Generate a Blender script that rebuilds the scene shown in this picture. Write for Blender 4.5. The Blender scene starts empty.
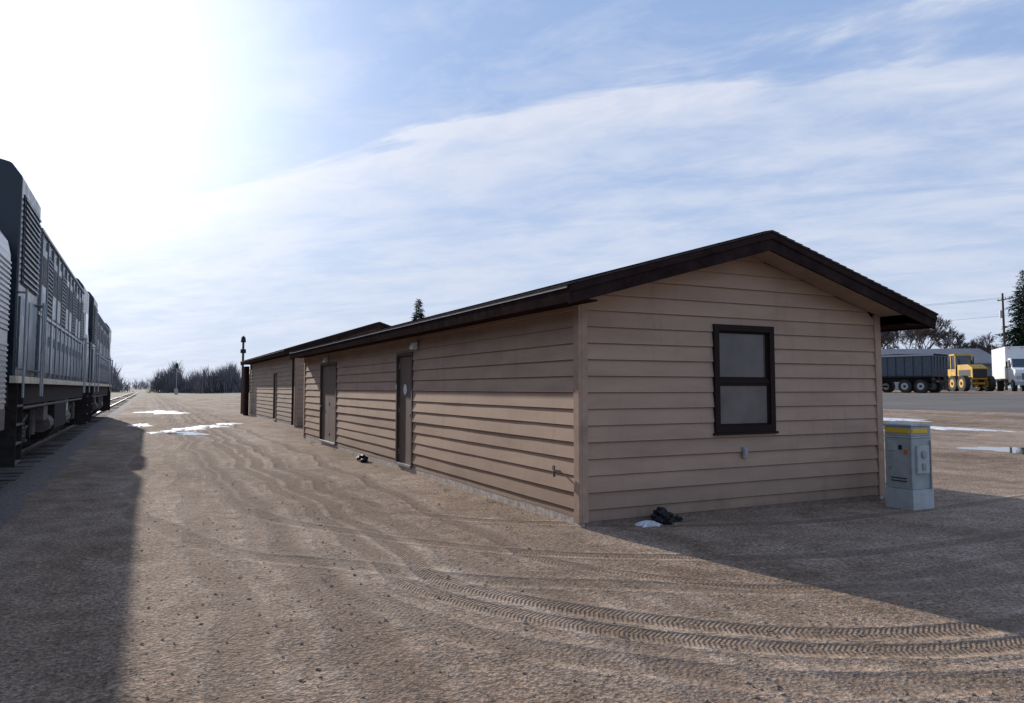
import bpy, math, random
import numpy as np
from mathutils import Vector, Matrix
random.seed(7); rng=np.random.default_rng(7)
scene=bpy.context.scene
# ------------------------------------------------------------ materials
def nt(name):
    m=bpy.data.materials.new(name); m.use_nodes=True
    t=m.node_tree; return m,t,t.nodes,t.links,t.nodes['Principled BSDF']
def math_(N,L,op,a,b=None,c=None,clamp=False):
    n=N.new('ShaderNodeMath'); n.operation=op; n.use_clamp=clamp
    for i,v in enumerate((a,b,c)):
        if v is None: continue
        if isinstance(v,(int,float)): n.inputs[i].default_value=v
        else: L.new(v,n.inputs[i])
    return n.outputs[0]
def ramp(N,L,fac,stops):
    r=N.new('ShaderNodeValToRGB'); cr=r.color_ramp
    while len(cr.elements)<len(stops): cr.elements.new(0.5)
    for e,(p,c) in zip(cr.elements,stops):
        e.position=p; e.color=(c[0],c[1],c[2],1) if not isinstance(c,(int,float)) else (c,c,c,1)
    L.new(fac,r.inputs[0]); return r.outputs[0]
def noise(N,L,vec,scale,detail=4,rough=0.55,dist=0.0):
    n=N.new('ShaderNodeTexNoise'); n.inputs['Scale'].default_value=scale
    n.inputs['Detail'].default_value=detail; n.inputs['Roughness'].default_value=rough
    n.inputs['Distortion'].default_value=dist
    if vec is not None: L.new(vec,n.inputs['Vector'])
    return n.outputs['Fac']
def mapping(N,L,vec,scale=(1,1,1),loc=(0,0,0),rot=(0,0,0)):
    n=N.new('ShaderNodeMapping'); n.inputs['Scale'].default_value=scale
    n.inputs['Location'].default_value=loc; n.inputs['Rotation'].default_value=rot
    L.new(vec,n.inputs['Vector']); return n.outputs[0]
def mixc(N,L,fac,a,b,mode='MIX'):
    n=N.new('ShaderNodeMix'); n.data_type='RGBA'; n.blend_type=mode
    for s,v in ((n.inputs[0],fac),(n.inputs[6],a),(n.inputs[7],b)):
        if isinstance(v,(int,float)): s.default_value=v
        elif isinstance(v,tuple): s.default_value=(v[0],v[1],v[2],1)
        else: L.new(v,s)
    return n.outputs[2]
def bump(N,L,b,h,strength=0.5,dist=0.02):
    n=N.new('ShaderNodeBump'); n.inputs['Strength'].default_value=strength; n.inputs['Distance'].default_value=dist
    L.new(h,n.inputs['Height']); L.new(n.outputs[0],b.inputs['Normal'])
def simple(name,col,rough=0.6,var=0.25,scale=6,metal=0.0,bstr=0.15,spec=0.5,stretch=(1,1,1)):
    m,t,N,L,b=nt(name)
    tc=N.new('ShaderNodeTexCoord'); v=mapping(N,L,tc.outputs['Object'],stretch)
    n=noise(N,L,v,scale,4,0.65)
    lo=tuple(c*(1-var) for c in col); hi=tuple(min(1,c*(1+var)) for c in col)
    L.new(ramp(N,L,n,[(0.3,lo),(0.7,hi)]),b.inputs['Base Color'])
    b.inputs['Metallic'].default_value=metal
    L.new(ramp(N,L,n,[(0.3,max(0,rough-0.1)),(0.7,min(1,rough+0.1))]),b.inputs['Roughness'])
    b.inputs['Specular IOR Level'].default_value=spec
    if bstr>0: bump(N,L,b,noise(N,L,v,scale*8,2),bstr,0.01)
    return m
E=0.2
def siding_mat(name,col,e):
    m,t,N,L,b=nt(name)
    g=N.new('ShaderNodeNewGeometry'); P=g.outputs['Position']
    sx=N.new('ShaderNodeSeparateXYZ'); L.new(P,sx.inputs[0])
    zz0=math_(N,L,'DIVIDE',math_(N,L,'ADD',sx.outputs[2],0.0005),e)
    wn=N.new('ShaderNodeTexWhiteNoise'); wn.noise_dimensions='1D'; L.new(math_(N,L,'FLOOR',zz0),wn.inputs['W'])
    n1=noise(N,L,mapping(N,L,P,(0.6,0.6,2.5)),1.3,5,0.6)
    n2=noise(N,L,mapping(N,L,P,(4,4,0.7)),1.2,5,0.68)
    n3=noise(N,L,P,45,4,0.7)
    c=ramp(N,L,n1,[(0.28,tuple(x*0.84 for x in col)),(0.52,col),(0.78,tuple(min(1,x*1.13) for x in col))])
    c=mixc(N,L,1.0,c,ramp(N,L,wn.outputs['Value'],[(0,(0.93,0.925,0.92)),(1,(1.05,1.045,1.04))]),'MULTIPLY')
    c=mixc(N,L,ramp(N,L,n2,[(0.53,0),(0.80,0.34)]),c,tuple(x*0.55 for x in col))
    zz=math_(N,L,'ADD',sx.outputs[2],math_(N,L,'MULTIPLY',n2,0.6))
    c=mixc(N,L,ramp(N,L,zz,[(0.25,0.80),(0.50,0.34),(0.95,0.0)]),c,(0.19,0.138,0.098))
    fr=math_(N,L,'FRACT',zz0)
    top=ramp(N,L,fr,[(0.88,0.0),(0.985,0.6)])  # lap shadow painted as a dark line along each board's top
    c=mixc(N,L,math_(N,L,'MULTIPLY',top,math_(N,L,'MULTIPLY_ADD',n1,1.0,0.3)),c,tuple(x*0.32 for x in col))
    lip_tone=math_(N,L,'MULTIPLY',ramp(N,L,fr,[(0.0,1),(0.08,0)]),ramp(N,L,n3,[(0.45,0.05),(0.62,0.6)]))  # paler speckled strip along each board's lower edge
    c=mixc(N,L,lip_tone,c,(0.52,0.44,0.36))
    n4=noise(N,L,mapping(N,L,P,(1,1,2.5)),16,3,0.6)
    c=mixc(N,L,ramp(N,L,n4,[(0.70,0),(0.74,0.6)]),c,(0.19,0.145,0.115))
    L.new(c,b.inputs['Base Color']); b.inputs['Roughness'].default_value=0.8
    b.inputs['Specular IOR Level'].default_value=0.2
    h=math_(N,L,'ADD',math_(N,L,'MULTIPLY',noise(N,L,mapping(N,L,P,(1.5,1.5,14)),3,3,0.5),0.6),math_(N,L,'MULTIPLY',n3,0.25))
    bump(N,L,b,h,0.25,0.007)
    return m
M={}
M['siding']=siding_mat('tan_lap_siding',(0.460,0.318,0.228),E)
M['siding2']=siding_mat('tan_lap_siding_b',(0.39,0.285,0.21),E)
M['trim']=simple('tan_corner_trim',(0.43,0.295,0.212),0.8,0.2,5,spec=0.2)
M['fascia']=simple('brown_fascia',(0.034,0.022,0.020),0.95,0.35,4,spec=0.0)
M['soffit']=simple('soffit_paint',(0.38,0.27,0.205),0.8,0.15,4,spec=0.2)
M['shingle']=simple('roof_shingles',(0.07,0.055,0.05),0.95,0.4,18,bstr=0.6,spec=0.0)
M['drip']=simple('drip_edge_metal',(0.30,0.27,0.26),0.5,0.2,4)
M['door']=simple('brown_door_paint',(0.16,0.112,0.088),0.7,0.2,3,spec=0.25)
M['doorframe']=simple('door_frame_paint',(0.095,0.064,0.05),0.75,0.2,5,spec=0.2)
M['white']=simple('white_paint',(0.72,0.72,0.70),0.5,0.08,5)
M['found']=simple('flaking_foundation',(0.50,0.44,0.39),0.9,0.45,14,bstr=0.5,spec=0.2)
M['dirtboard']=simple('dirty_skirt_board',(0.22,0.165,0.13),0.9,0.35,9,bstr=0.4,spec=0.1)
M['winframe']=simple('dark_brown_window_frame',(0.024,0.014,0.012),0.7,0.3,6,spec=0.15)
M['metal']=simple('galvanised_steel',(0.35,0.36,0.37),0.45,0.2,9,metal=0.6)
M['black']=simple('black_plastic',(0.010,0.010,0.012),0.5,0.3,9,spec=0.3)
M['steel']=simple('steel_dark',(0.10,0.085,0.075),0.6,0.4,12,metal=0.3)
M['rail']=simple('rail_steel',(0.35,0.32,0.30),0.3,0.2,9,metal=0.9)
M['tie']=simple('wood_tie',(0.10,0.08,0.065),0.9,0.35,7,spec=0.2)
M['wood']=simple('pole_wood',(0.09,0.07,0.06),0.9,0.3,7,spec=0.2)
M['locog']=simple('loco_dark_navy',(0.008,0.018,0.030),0.28,0.3,3,bstr=0.04)
M['locopanel']=simple('loco_door_panel',(0.09,0.125,0.155),0.35,0.45,3,bstr=0.04,metal=0.2)
M['silver']=simple('loco_silver_band',(0.42,0.44,0.46),0.4,0.25,4,metal=0.3)
M['locogrey']=simple('loco_grey',(0.22,0.25,0.28),0.42,0.25,4,metal=0.3)
M['grille']=simple('loco_grille',(0.012,0.014,0.016),0.6,0.3,14)
M['yellow']=simple('yellow_stripe',(0.42,0.28,0.06),0.6,0.15,5)
M['sill']=simple('faded_sill_stripe',(0.66,0.58,0.42),0.6,0.3,5)
M['under']=simple('underframe_grime',(0.036,0.031,0.028),0.85,0.5,8,bstr=0.4,spec=0.2)
M['under2']=simple('underframe_grey',(0.15,0.13,0.115),0.75,0.4,8,bstr=0.4,spec=0.3)
M['stainless']=simple('stainless_steel',(0.45,0.46,0.47),0.36,0.12,3,metal=0.85,stretch=(6,0.4,6))
M['tire']=simple('tyre_rubber',(0.022,0.021,0.020),0.85,0.3,12)
M['navy']=simple('dump_body_slate',(0.055,0.068,0.088),0.45,0.3,4)
M['cat']=simple('grader_yellow',(0.56,0.32,0.035),0.6,0.35,2.5)
M['box']=simple('pale_cabinet_paint',(0.36,0.385,0.365),0.55,0.16,6,spec=0.3)
M['box2']=simple('cabinet_paint_light',(0.44,0.465,0.45),0.55,0.14,6,spec=0.3)
M['label']=simple('yellow_label',(0.78,0.48,0.02),0.5,0.12,8)
M['orange']=simple('orange_lamp',(0.7,0.12,0.02),0.4,0.05,8)
M['brick']=simple('shed_wall',(0.22,0.20,0.19),0.8,0.2,2)
M['shedroof']=simple('shed_metal_roof',(0.22,0.225,0.235),0.8,0.15,1.0,spec=0.15)
M['bark']=simple('bark',(0.13,0.105,0.09),0.95,0.35,6,spec=0.1)
M['twig']=simple('bare_twigs',(0.15,0.12,0.105),0.95,0.35,2,bstr=0,spec=0.1)
M['needle']=simple('spruce_needles',(0.028,0.048,0.028),0.85,0.6,1.5,bstr=0,spec=0.2)
M['distant']=simple('distant_woods',(0.19,0.175,0.18),0.95,0.35,0.15,bstr=0,spec=0.0)  # aerial haze is mixed into this lightened base colour
M['stone']=simple('gravel_stones',(0.27,0.218,0.175),0.9,0.55,3,bstr=0,spec=0.2)
M['ballast']=simple('ballast',(0.18,0.15,0.13),0.95,0.55,20,bstr=1.0,spec=0.2)
M['red']=simple('red_sticker',(0.5,0.03,0.02),0.5,0.1,8)
M['weed']=simple('dry_weeds',(0.34,0.28,0.10),0.9,0.4,8,bstr=0,spec=0.1)
def glass(name,col,rough=0.05,spec=0.7):
    m,t,N,L,b=nt(name)
    tc=N.new('ShaderNodeTexCoord'); n=noise(N,L,tc.outputs['Object'],2.5,4)
    L.new(ramp(N,L,n,[(0.3,tuple(c*0.8 for c in col)),(0.7,tuple(c*1.2 for c in col))]),b.inputs['Base Color'])
    b.inputs['Roughness'].default_value=rough; b.inputs['IOR'].default_value=1.5
    b.inputs['Specular IOR Level'].default_value=spec
    bump(N,L,b,noise(N,L,tc.outputs['Object'],1.5,2),0.08,0.05)
    return m
M['glass']=glass('window_glass',(0.115,0.092,0.080),0.06,0.4)
M['glassdark']=glass('vehicle_glass',(0.03,0.05,0.07))
m,t,N,L,b=nt('insect_screen')
tc=N.new('ShaderNodeTexCoord'); w=noise(N,L,tc.outputs['Object'],3)
L.new(ramp(N,L,w,[(0.3,(0.17,0.14,0.122)),(0.7,(0.23,0.193,0.165))]),b.inputs['Base Color']); b.inputs['Roughness'].default_value=0.8
b.inputs['Specular IOR Level'].default_value=0.2
M['screen']=m
m,t,N,L,b=nt('old_snow')
tc=N.new('ShaderNodeTexCoord'); n=noise(N,L,tc.outputs['Object'],5,6,0.7)
L.new(ramp(N,L,n,[(0.36,(0.34,0.31,0.28)),(0.5,(0.66,0.67,0.69)),(0.8,(0.80,0.81,0.84))]),b.inputs['Base Color'])
b.inputs['Roughness'].default_value=0.7; bump(N,L,b,noise(N,L,tc.outputs['Object'],14,5),0.6,0.03); M['snow']=m
m,t,N,L,b=nt('puddle_water')
b.inputs['Base Color'].default_value=(0.10,0.09,0.08,1); b.inputs['Roughness'].default_value=0.03
b.inputs['Specular IOR Level'].default_value=0.9
tc=N.new('ShaderNodeTexCoord'); bump(N,L,b,noise(N,L,tc.outputs['Object'],3,3),0.05,0.01); M['puddle']=m
m,t,N,L,b=nt('asphalt')
g=N.new('ShaderNodeNewGeometry'); n=noise(N,L,g.outputs['Position'],0.25,8,0.7)
n2=noise(N,L,mapping(N,L,g.outputs['Position'],(1,0.05,1)),1.2,4,0.6)
c=ramp(N,L,n,[(0.3,(0.11,0.10,0.092)),(0.7,(0.17,0.152,0.138))])
c=mixc(N,L,ramp(N,L,n2,[(0.5,0),(0.75,0.5)]),c,(0.24,0.21,0.185))
L.new(c,b.inputs['Base Color']); b.inputs['Roughness'].default_value=0.9; b.inputs['Specular IOR Level'].default_value=0.2
M['asphalt']=m
# ground
m,t,N,L,b=nt('gravel_ground')
g=N.new('ShaderNodeNewGeometry'); P=g.outputs['Position']
sx=N.new('ShaderNodeSeparateXYZ'); L.new(P,sx.inputs[0])
wob=noise(N,L,P,0.35,1,0.5)
X=math_(N,L,'ADD',sx.outputs[0],math_(N,L,'MULTIPLY_ADD',wob,0.9,-0.45)); Y=sx.outputs[1]
big=noise(N,L,mapping(N,L,P,(1,0.28,1)),0.45,5,0.64)
mid=noise(N,L,P,2.0,6,0.74)
fine=noise(N,L,P,26,3,0.8)
c=ramp(N,L,big,[(0.30,(0.185,0.128,0.088)),(0.48,(0.300,0.222,0.165)),(0.68,(0.43,0.338,0.265))])
c=mixc(N,L,1.0,c,ramp(N,L,mid,[(0.32,(0.66,0.64,0.62)),(0.66,(1.24,1.23,1.22))]),'MULTIPLY')
c=mixc(N,L,1.0,c,ramp(N,L,fine,[(0.34,(0.46,0.44,0.42)),(0.5,(1,1,1)),(0.64,(1.6,1.58,1.55))]),'MULTIPLY')
vo=N.new('ShaderNodeTexVoronoi'); vo.inputs['Scale'].default_value=42; L.new(P,vo.inputs['Vector'])
c=mixc(N,L,1.0,c,ramp(N,L,vo.outputs['Distance'],[(0.0,(1.24,1.22,1.20)),(0.6,(0.78,0.77,0.76))]),'MULTIPLY')
brk=ramp(N,L,mid,[(0.34,0.22),(0.54,1.0)])
brk2=ramp(N,L,big,[(0.34,0.6),(0.50,1.0)])
brk=math_(N,L,'MULTIPLY',brk,brk2)
H=math_(N,L,'MULTIPLY',mid,1.5)
H=math_(N,L,'ADD',H,math_(N,L,'MULTIPLY',fine,0.7))
H=math_(N,L,'SUBTRACT',H,math_(N,L,'MULTIPLY',vo.outputs['Distance'],0.35))
rcache={}
def rad(cx,cy):
    if (cx,cy) in rcache: return rcache[(cx,cy)]
    dx=math_(N,L,'MINIMUM',math_(N,L,'SUBTRACT',X,cx),0.0); dy=math_(N,L,'MINIMUM',math_(N,L,'SUBTRACT',Y,cy),0.0)
    rcache[(cx,cy)]=math_(N,L,'SQRT',math_(N,L,'ADD',math_(N,L,'MULTIPLY',dx,dx),math_(N,L,'MULTIPLY',dy,dy)))
    return rcache[(cx,cy)]
diag=math_(N,L,'ADD',math_(N,L,'SUBTRACT',sx.outputs[0],sx.outputs[1]),math_(N,L,'MULTIPLY',mid,0.04))
for (cx,cy,r0,w,op,freq,ta) in [(5.7,6.6,3.40,0.23,1.0,125,0.62),(5.7,6.6,3.73,0.21,0.95,135,0.5),(5.7,6.6,2.15,0.2,0.75,120,0.35),(5.7,6.6,4.25,0.28,0.9,110,0.15),(8.0,12.0,6.9,0.22,0.95,135,0.32),(8.0,12.0,5.3,0.21,0.95,135,0.32),(8.0,12.0,8.1,0.28,0.85,110,0.12),
                        (60,-40,58.7,0.40,1.0,60,0.1),(60,-40,57.2,0.40,1.0,60,0.1),(60,-40,59.4,0.30,0.8,60,0.06),(60,-40,56.4,0.25,0.7,60,0.06)]:
    d=math_(N,L,'ABSOLUTE',math_(N,L,'SUBTRACT',rad(cx,cy),r0))
    dn=math_(N,L,'DIVIDE',d,w)
    mk=math_(N,L,'MULTIPLY',ramp(N,L,dn,[(0.30,op),(0.60,0.0)]),brk)
    ed=math_(N,L,'MULTIPLY',ramp(N,L,dn,[(0.42,0.0),(0.65,op),(1.0,0.0)]),brk)
    tr=math_(N,L,'MULTIPLY_ADD',math_(N,L,'SINE',math_(N,L,'MULTIPLY',math_(N,L,'SUBTRACT',diag,math_(N,L,'MULTIPLY',d,0.35)),float(freq))),0.5,0.5)
    H=math_(N,L,'SUBTRACT',H,math_(N,L,'MULTIPLY',mk,math_(N,L,'MULTIPLY_ADD',tr,ta,0.95)))
    H=math_(N,L,'ADD',H,math_(N,L,'MULTIPLY',ed,0.9))
    c=mixc(N,L,math_(N,L,'MULTIPLY',mk,math_(N,L,'MULTIPLY_ADD',tr,ta*0.4,0.42)),c,(0.150,0.104,0.074))
    c=mixc(N,L,math_(N,L,'MULTIPLY',ed,0.16),c,(0.52,0.43,0.35))
far=ramp(N,L,math_(N,L,'DIVIDE',math_(N,L,'ABSOLUTE',sx.outputs[0]),100.0),[(0.62,0),(0.9,1)])
far2=ramp(N,L,math_(N,L,'DIVIDE',sx.outputs[1],400.0),[(0.3,0),(0.45,1)])
fm=math_(N,L,'MAXIMUM',far,far2)
c=mixc(N,L,fm,c,ramp(N,L,big,[(0.35,(0.20,0.17,0.115)),(0.65,(0.30,0.26,0.18))]))
L.new(c,b.inputs['Base Color']); b.inputs['Roughness'].default_value=0.95; b.inputs['Specular IOR Level'].default_value=0.10
bump(N,L,b,H,0.85,0.022)
M['ground']=m
# ------------------------------------------------------------ mesh builder
class MB:
    def __init__(s): s.v=[]; s.f=[]; s.m=[]; s.mats=[]
    def mi(s,k):
        if k not in s.mats: s.mats.append(k)
        return s.mats.index(k)
    def face(s,pts,mat):
        i=len(s.v); s.v+= [tuple(p) for p in pts]; s.f.append(tuple(range(i,i+len(pts)))); s.m.append(s.mi(mat))
    def box(s,a,b,mat,bev=0.0):
        x0,y0,z0=[min(p,q) for p,q in zip(a,b)]; x1,y1,z1=[max(p,q) for p,q in zip(a,b)]
        i=len(s.v); k=s.mi(mat)
        s.v+=[(x0,y0,z0),(x1,y0,z0),(x1,y1,z0),(x0,y1,z0),(x0,y0,z1),(x1,y0,z1),(x1,y1,z1),(x0,y1,z1)]
        for f in ((0,3,2,1),(4,5,6,7),(0,1,5,4),(1,2,6,5),(2,3,7,6),(3,0,4,7)):
            s.f.append(tuple(i+j for j in f)); s.m.append(k)
    def cyl(s,p0,p1,r0,mat,n=10,r1=None,caps=True):
        p0=Vector(p0); p1=Vector(p1); r1=r0 if r1 is None else r1
        d=(p1-p0).normalized(); u=d.orthogonal().normalized(); w=d.cross(u)
        i=len(s.v); k=s.mi(mat)
        for j in range(n):
            a=2*math.pi*j/n; o=u*math.cos(a)+w*math.sin(a)
            s.v.append(tuple(p0+o*r0)); s.v.append(tuple(p1+o*r1))
        for j in range(n):
            a=i+2*j; c=i+2*((j+1)%n); s.f.append((a,c,c+1,a+1)); s.m.append(k)
        if caps:
            s.f.append(tuple(i+2*j for j in range(n))[::-1]); s.m.append(k)
            s.f.append(tuple(i+2*j+1 for j in range(n))); s.m.append(k)
    def prism(s,poly,y0,y1,mat,axis='y'):
        n=len(poly); i=len(s.v); k=s.mi(mat)
        for (a,z) in poly:
            s.v.append((a,y0,z) if axis=='y' else (y0,a,z))
        for (a,z) in poly:
            s.v.append((a,y1,z) if axis=='y' else (y1,a,z))
        for j in range(n):
            q=(j+1)%n; s.f.append((i+j,i+q,i+n+q,i+n+j)); s.m.append(k)
        s.f.append(tuple(range(i,i+n))[::-1]); s.m.append(k)
        s.f.append(tuple(range(i+n,i+2*n))); s.m.append(k)
    def obj(s,name,parent=None,smooth=False,bevel=0.0,loc=None,rot=None):
        me=bpy.data.meshes.new(name); me.from_pydata(s.v,[],s.f)
        for k in s.mats: me.materials.append(M[k])
        me.polygons.foreach_set('material_index',s.m)
        if smooth: me.polygons.foreach_set('use_smooth',[True]*len(s.f))
        me.update()
        o=bpy.data.objects.new(name,me); scene.collection.objects.link(o)
        if not smooth:
            import bmesh
            bm=bmesh.new(); bm.from_mesh(me); bmesh.ops.recalc_face_normals(bm,faces=bm.faces); bm.to_mesh(me); bm.free()
        if bevel>0:
            md=o.modifiers.new('bevel','BEVEL'); md.width=bevel; md.segments=2; md.limit_method='ANGLE'
        if parent: o.parent=parent
        if loc is not None: o.location=loc
        if rot is not None: o.rotation_euler=rot
        return o
def empty(name,loc=(0,0,0),rz=0.0):
    e=bpy.data.objects.new(name,None); scene.collection.objects.link(e); e.location=loc; e.rotation_euler=(0,0,rz)
    e.empty_display_size=0.3
    return e
# ------------------------------------------------------------ terrain
KX=[14,24,33,50,58]; KZ=[0,0.25,0.62,1.20,1.38]
def vn(x,y):
    return (math.sin(x*1.3+y*0.7)+math.sin(x*0.6-y*1.1+1.3)+math.sin(x*2.3+y*1.7+2.0)*0.5+math.sin(y*2.9-x*1.9)*0.4)/2.9
def Hh(x,y):
    z=float(np.interp(x,KX,KZ))
    mx=min(1,max(0,(x+1.2)/1.5))*min(1,max(0,(16-x)/4)); my=min(1,max(0,(y+8)/4))*min(1,max(0,(60-y)/20))
    z+=0.018*vn(x,y)*mx*my
    for c in (1.0,2.35,3.0):
        z-=0.018*math.exp(-((x-c-0.15*math.sin(y*0.25))/0.18)**2)*my*min(1,max(0,(y-6)/3))
    return z
def grow(a,b,s,f,mx):
    out=[a]; 
    while out[-1]<b: out.append(out[-1]+s); s=min(s*f,mx)
    out[-1]=b; return out
xs=sorted(set([-x for x in grow(2,4000,1.0,1.25,600)]+list(np.round(np.arange(-2,14,0.16),3))+KX+[16,18,20,22,28,38,44,66,75,90,110,140,200,300,450,700,1000,1500,2200,3000,4000]))
ys=sorted(set([-y for y in grow(6,2500,1.5,1.3,500)]+list(np.round(np.arange(-6,26,0.2),3))+grow(26,6000,0.8,1.12,500)))
v=[(x,y,Hh(x,y)) for y in ys for x in xs]; nx=len(xs)
f=[(j*nx+i,j*nx+i+1,(j+1)*nx+i+1,(j+1)*nx+i) for j in range(len(ys)-1) for i in range(nx-1)]
me=bpy.data.meshes.new('ground'); me.from_pydata(v,[],f); me.materials.append(M['ground'])
me.polygons.foreach_set('use_smooth',[True]*len(f)); me.update()
go=bpy.data.objects.new('ground',me); scene.collection.objects.link(go)
mb=MB()
for i in range(8000):
    y=2.4+ (rng.random()**1.8)*16; x=-0.8+rng.random()*11
    if 4.6<x<10.2 and y>7.55: continue
    r=0.004+0.011*rng.random()**3
    if rng.random()<0.012: r*=2.0
    z=Hh(x,y)+r*0.25
    p=[]
    for d in ((1,0,0),(0,1,0),(-1,0,0),(0,-1,0),(0,0,1)):
        k=r*(0.7+0.6*rng.random()); p.append((x+d[0]*k+0.3*r*rng.normal(),y+d[1]*k+0.3*r*rng.normal(),z+d[2]*k*0.7))
    i0=len(mb.v); mb.v+=p; kk=mb.mi('stone')
    for a,bb in ((0,1),(1,2),(2,3),(3,0)): mb.f.append((i0+a,i0+bb,i0+4)); mb.m.append(kk)
mb.obj('gravel')
mb=MB(); rw=random.Random(5); kk=mb.mi('weed')
spots=[(rw.uniform(4.35,4.62),rw.uniform(7.8,24)) for _ in range(16)]+[(rw.uniform(5,9.9),rw.uniform(7.2,7.56)) for _ in range(9)]+[(4.9,2.55),(5.05,2.5),(4.3,2.75),(10.4,7.4),(9.3,6.6)]
for (x,y) in spots:
    for q in range(rw.randint(5,14)):
        a=rw.uniform(0,6.28); hh=rw.uniform(0.02,0.06); x_=x+rw.gauss(0,0.03); y_=y+rw.gauss(0,0.04); z_=Hh(x_,y_)
        i0=len(mb.v); mb.v+=[(x_-0.003,y_,z_),(x_+0.003,y_+0.002,z_),(x_+math.cos(a)*hh*0.6,y_+math.sin(a)*hh*0.6,z_+hh)]; mb.f.append((i0,i0+1,i0+2)); mb.m.append(kk)
mb.obj('dry_weeds')
mb=MB()
yy=[-400,-100,0,40,100,300,900]
for a,bb in zip(yy[:-1],yy[1:]):
    mb.face([(33,a,0.625),(50,a,1.205),(50,bb,1.205),(33,bb,0.625)],'asphalt')
mb.obj('road')
mb=MB()
for k in range(-8,20):
    y0=k*9; mb.face([(41.4,y0,0),(41.55,y0,0),(41.55,y0+3,0),(41.4,y0+3,0)],'yellow')
for vtx in range(len(mb.v)):
    x,y,z=mb.v[vtx]; mb.v[vtx]=(x,y,0.625+(x-33)*0.58/17+0.005)
mb.obj('road_marking')
def patch(name,cx,cy,rx,ry,mat,th,seed,rough=0.35,n=26):
    r=random.Random(seed); ph=[r.uniform(0,6.28) for _ in range(6)]
    mb=MB(); rings=[1.0,0.9,0.7,0.45,0.2]
    P=[]
    for ri,q in enumerate(rings):
        row=[]
        for j in range(n*2):
            a=math.pi*j/n
            k=1+rough*(0.5*math.sin(2*a+ph[0])+0.4*math.sin(3*a+ph[1])+0.4*math.sin(5*a+ph[2])+0.3*math.sin(9*a+ph[3])+0.2*math.sin(15*a+ph[4]))
            x=cx+rx*q*k*math.cos(a); y=cy+ry*q*k*math.sin(a)
            hz=(-0.012 if ri==0 and th>0.006 else th*(1-q*q)+0.008)
            row.append((x,y,Hh(x,y)+hz))
        P.append(row)
    k=mb.mi(mat); nn=n*2
    for row in P: mb.v+=row
    for ri in range(len(rings)-1):
        for j in range(nn):
            q=(j+1)%nn; mb.f.append((ri*nn+j,ri*nn+q,(ri+1)*nn+q,(ri+1)*nn+j)); mb.m.append(k)
    mb.f.append(tuple((len(rings)-1)*nn+j for j in range(nn))); mb.m.append(k)
    mb.obj(name,smooth=True)
patch('snow_patch',1.7,33.0,0.55,1.3,'snow',0.03,1,0.5)
patch('snow_patch',0.9,31.5,0.35,0.7,'snow',0.03,2,0.5)
patch('snow_patch',2.5,34.5,0.5,1.3,'snow',0.03,3,0.5)
patch('snow_patch',-0.2,37,0.35,1.6,'snow',0.03,13,0.5)
patch('snow_patch',3.4,36.5,0.45,1.2,'snow',0.03,4,0.5)
patch('snow_patch',0.3,30.4,0.25,0.6,'snow',0.03,15,0.5)
patch('snow_patch',1.0,56,1.4,3.4,'snow',0.04,5,0.5)
patch('snow_patch',24.5,16.5,0.5,1.6,'snow',0.04,6,0.5)
patch('snow_patch',27,20.5,0.6,1.9,'snow',0.04,7,0.5)
patch('snow_patch',22.3,17.5,0.3,0.9,'snow',0.04,8,0.5)
patch('snow_patch',5.46,7.38,0.15,0.11,'snow',0.05,9)
patch('puddle',19.2,10.6,0.9,1.2,'puddle',0.0,10)
patch('puddle',1.35,29.6,0.5,1.3,'puddle',0.0,12,0.5)
# ------------------------------------------------------------ siding walls
def siding(mb,o,ux,nrm,Lw,z0,z1,mat,openings=(),top=None,seed=0):
    r=random.Random(seed)
    k0=int(math.floor(z0/E)); k1=int(math.ceil(z1/E))
    def pt(u,z,off): return (o[0]+ux[0]*u+nrm[0]*off,o[1]+ux[1]*u+nrm[1]*off,z)
    for k in range(k0,k1):
        a=max(z0,k*E); b_=min(z1,(k+1)*E)
        if b_-a<0.004: continue
        jo=r.uniform(-0.003,0.003)
        zc=sorted(set([a,b_]+[zz for op in openings for zz in (op[2],op[3]) if a<zz<b_]))
        ph=r.uniform(0,6.28); 
        wv=lambda u: 0.0022*math.sin(u*1.9+ph)+0.0015*math.sin(u*4.3+ph*2)
        for za,zb in zip(zc[:-1],zc[1:]):
            spans=[(0.0,Lw)]
            for (ua,ub,oa,ob) in openings:
                if oa<(za+zb)/2<ob:
                    ns=[]
                    for (p,q) in spans:
                        if ub<=p or ua>=q: ns.append((p,q)); continue
                        if ua>p: ns.append((p,ua))
                        if ub<q: ns.append((ub,q))
                    spans=ns
            offa=0.030-(za-k*E)/E*0.026+jo; offb=0.030-(zb-k*E)/E*0.026+jo
            for (p,q) in spans:
                pa,qa,pb,qb=p,q,p,q
                if top:
                    A=top(za);B=top(zb)
                    pa=max(p,A[0]);qa=min(q,A[1]);pb=max(p,B[0]);qb=min(q,B[1])
                    if qa-pa<0.01: continue
                    if qb<pb: pb=qb=(pb+qb)/2
                n_=max(1,int((qa-pa)/0.6))
                for s_i in range(n_):
                    f0=s_i/n_; f1=(s_i+1)/n_
                    u0=pa+(qa-pa)*f0; u1=pa+(qa-pa)*f1; w0=pb+(qb-pb)*f0; w1=pb+(qb-pb)*f1
                    mb.face([pt(u0,za,offa+wv(u0)),pt(u1,za,offa+wv(u1)),pt(w1,zb,offb),pt(w0,zb,offb)],mat)
                    if za==a: mb.face([pt(u0,za,offa+wv(u0)),pt(u1,za,offa+wv(u1)),pt(u1,za,-0.004),pt(u0,za,-0.004)],mat)
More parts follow.
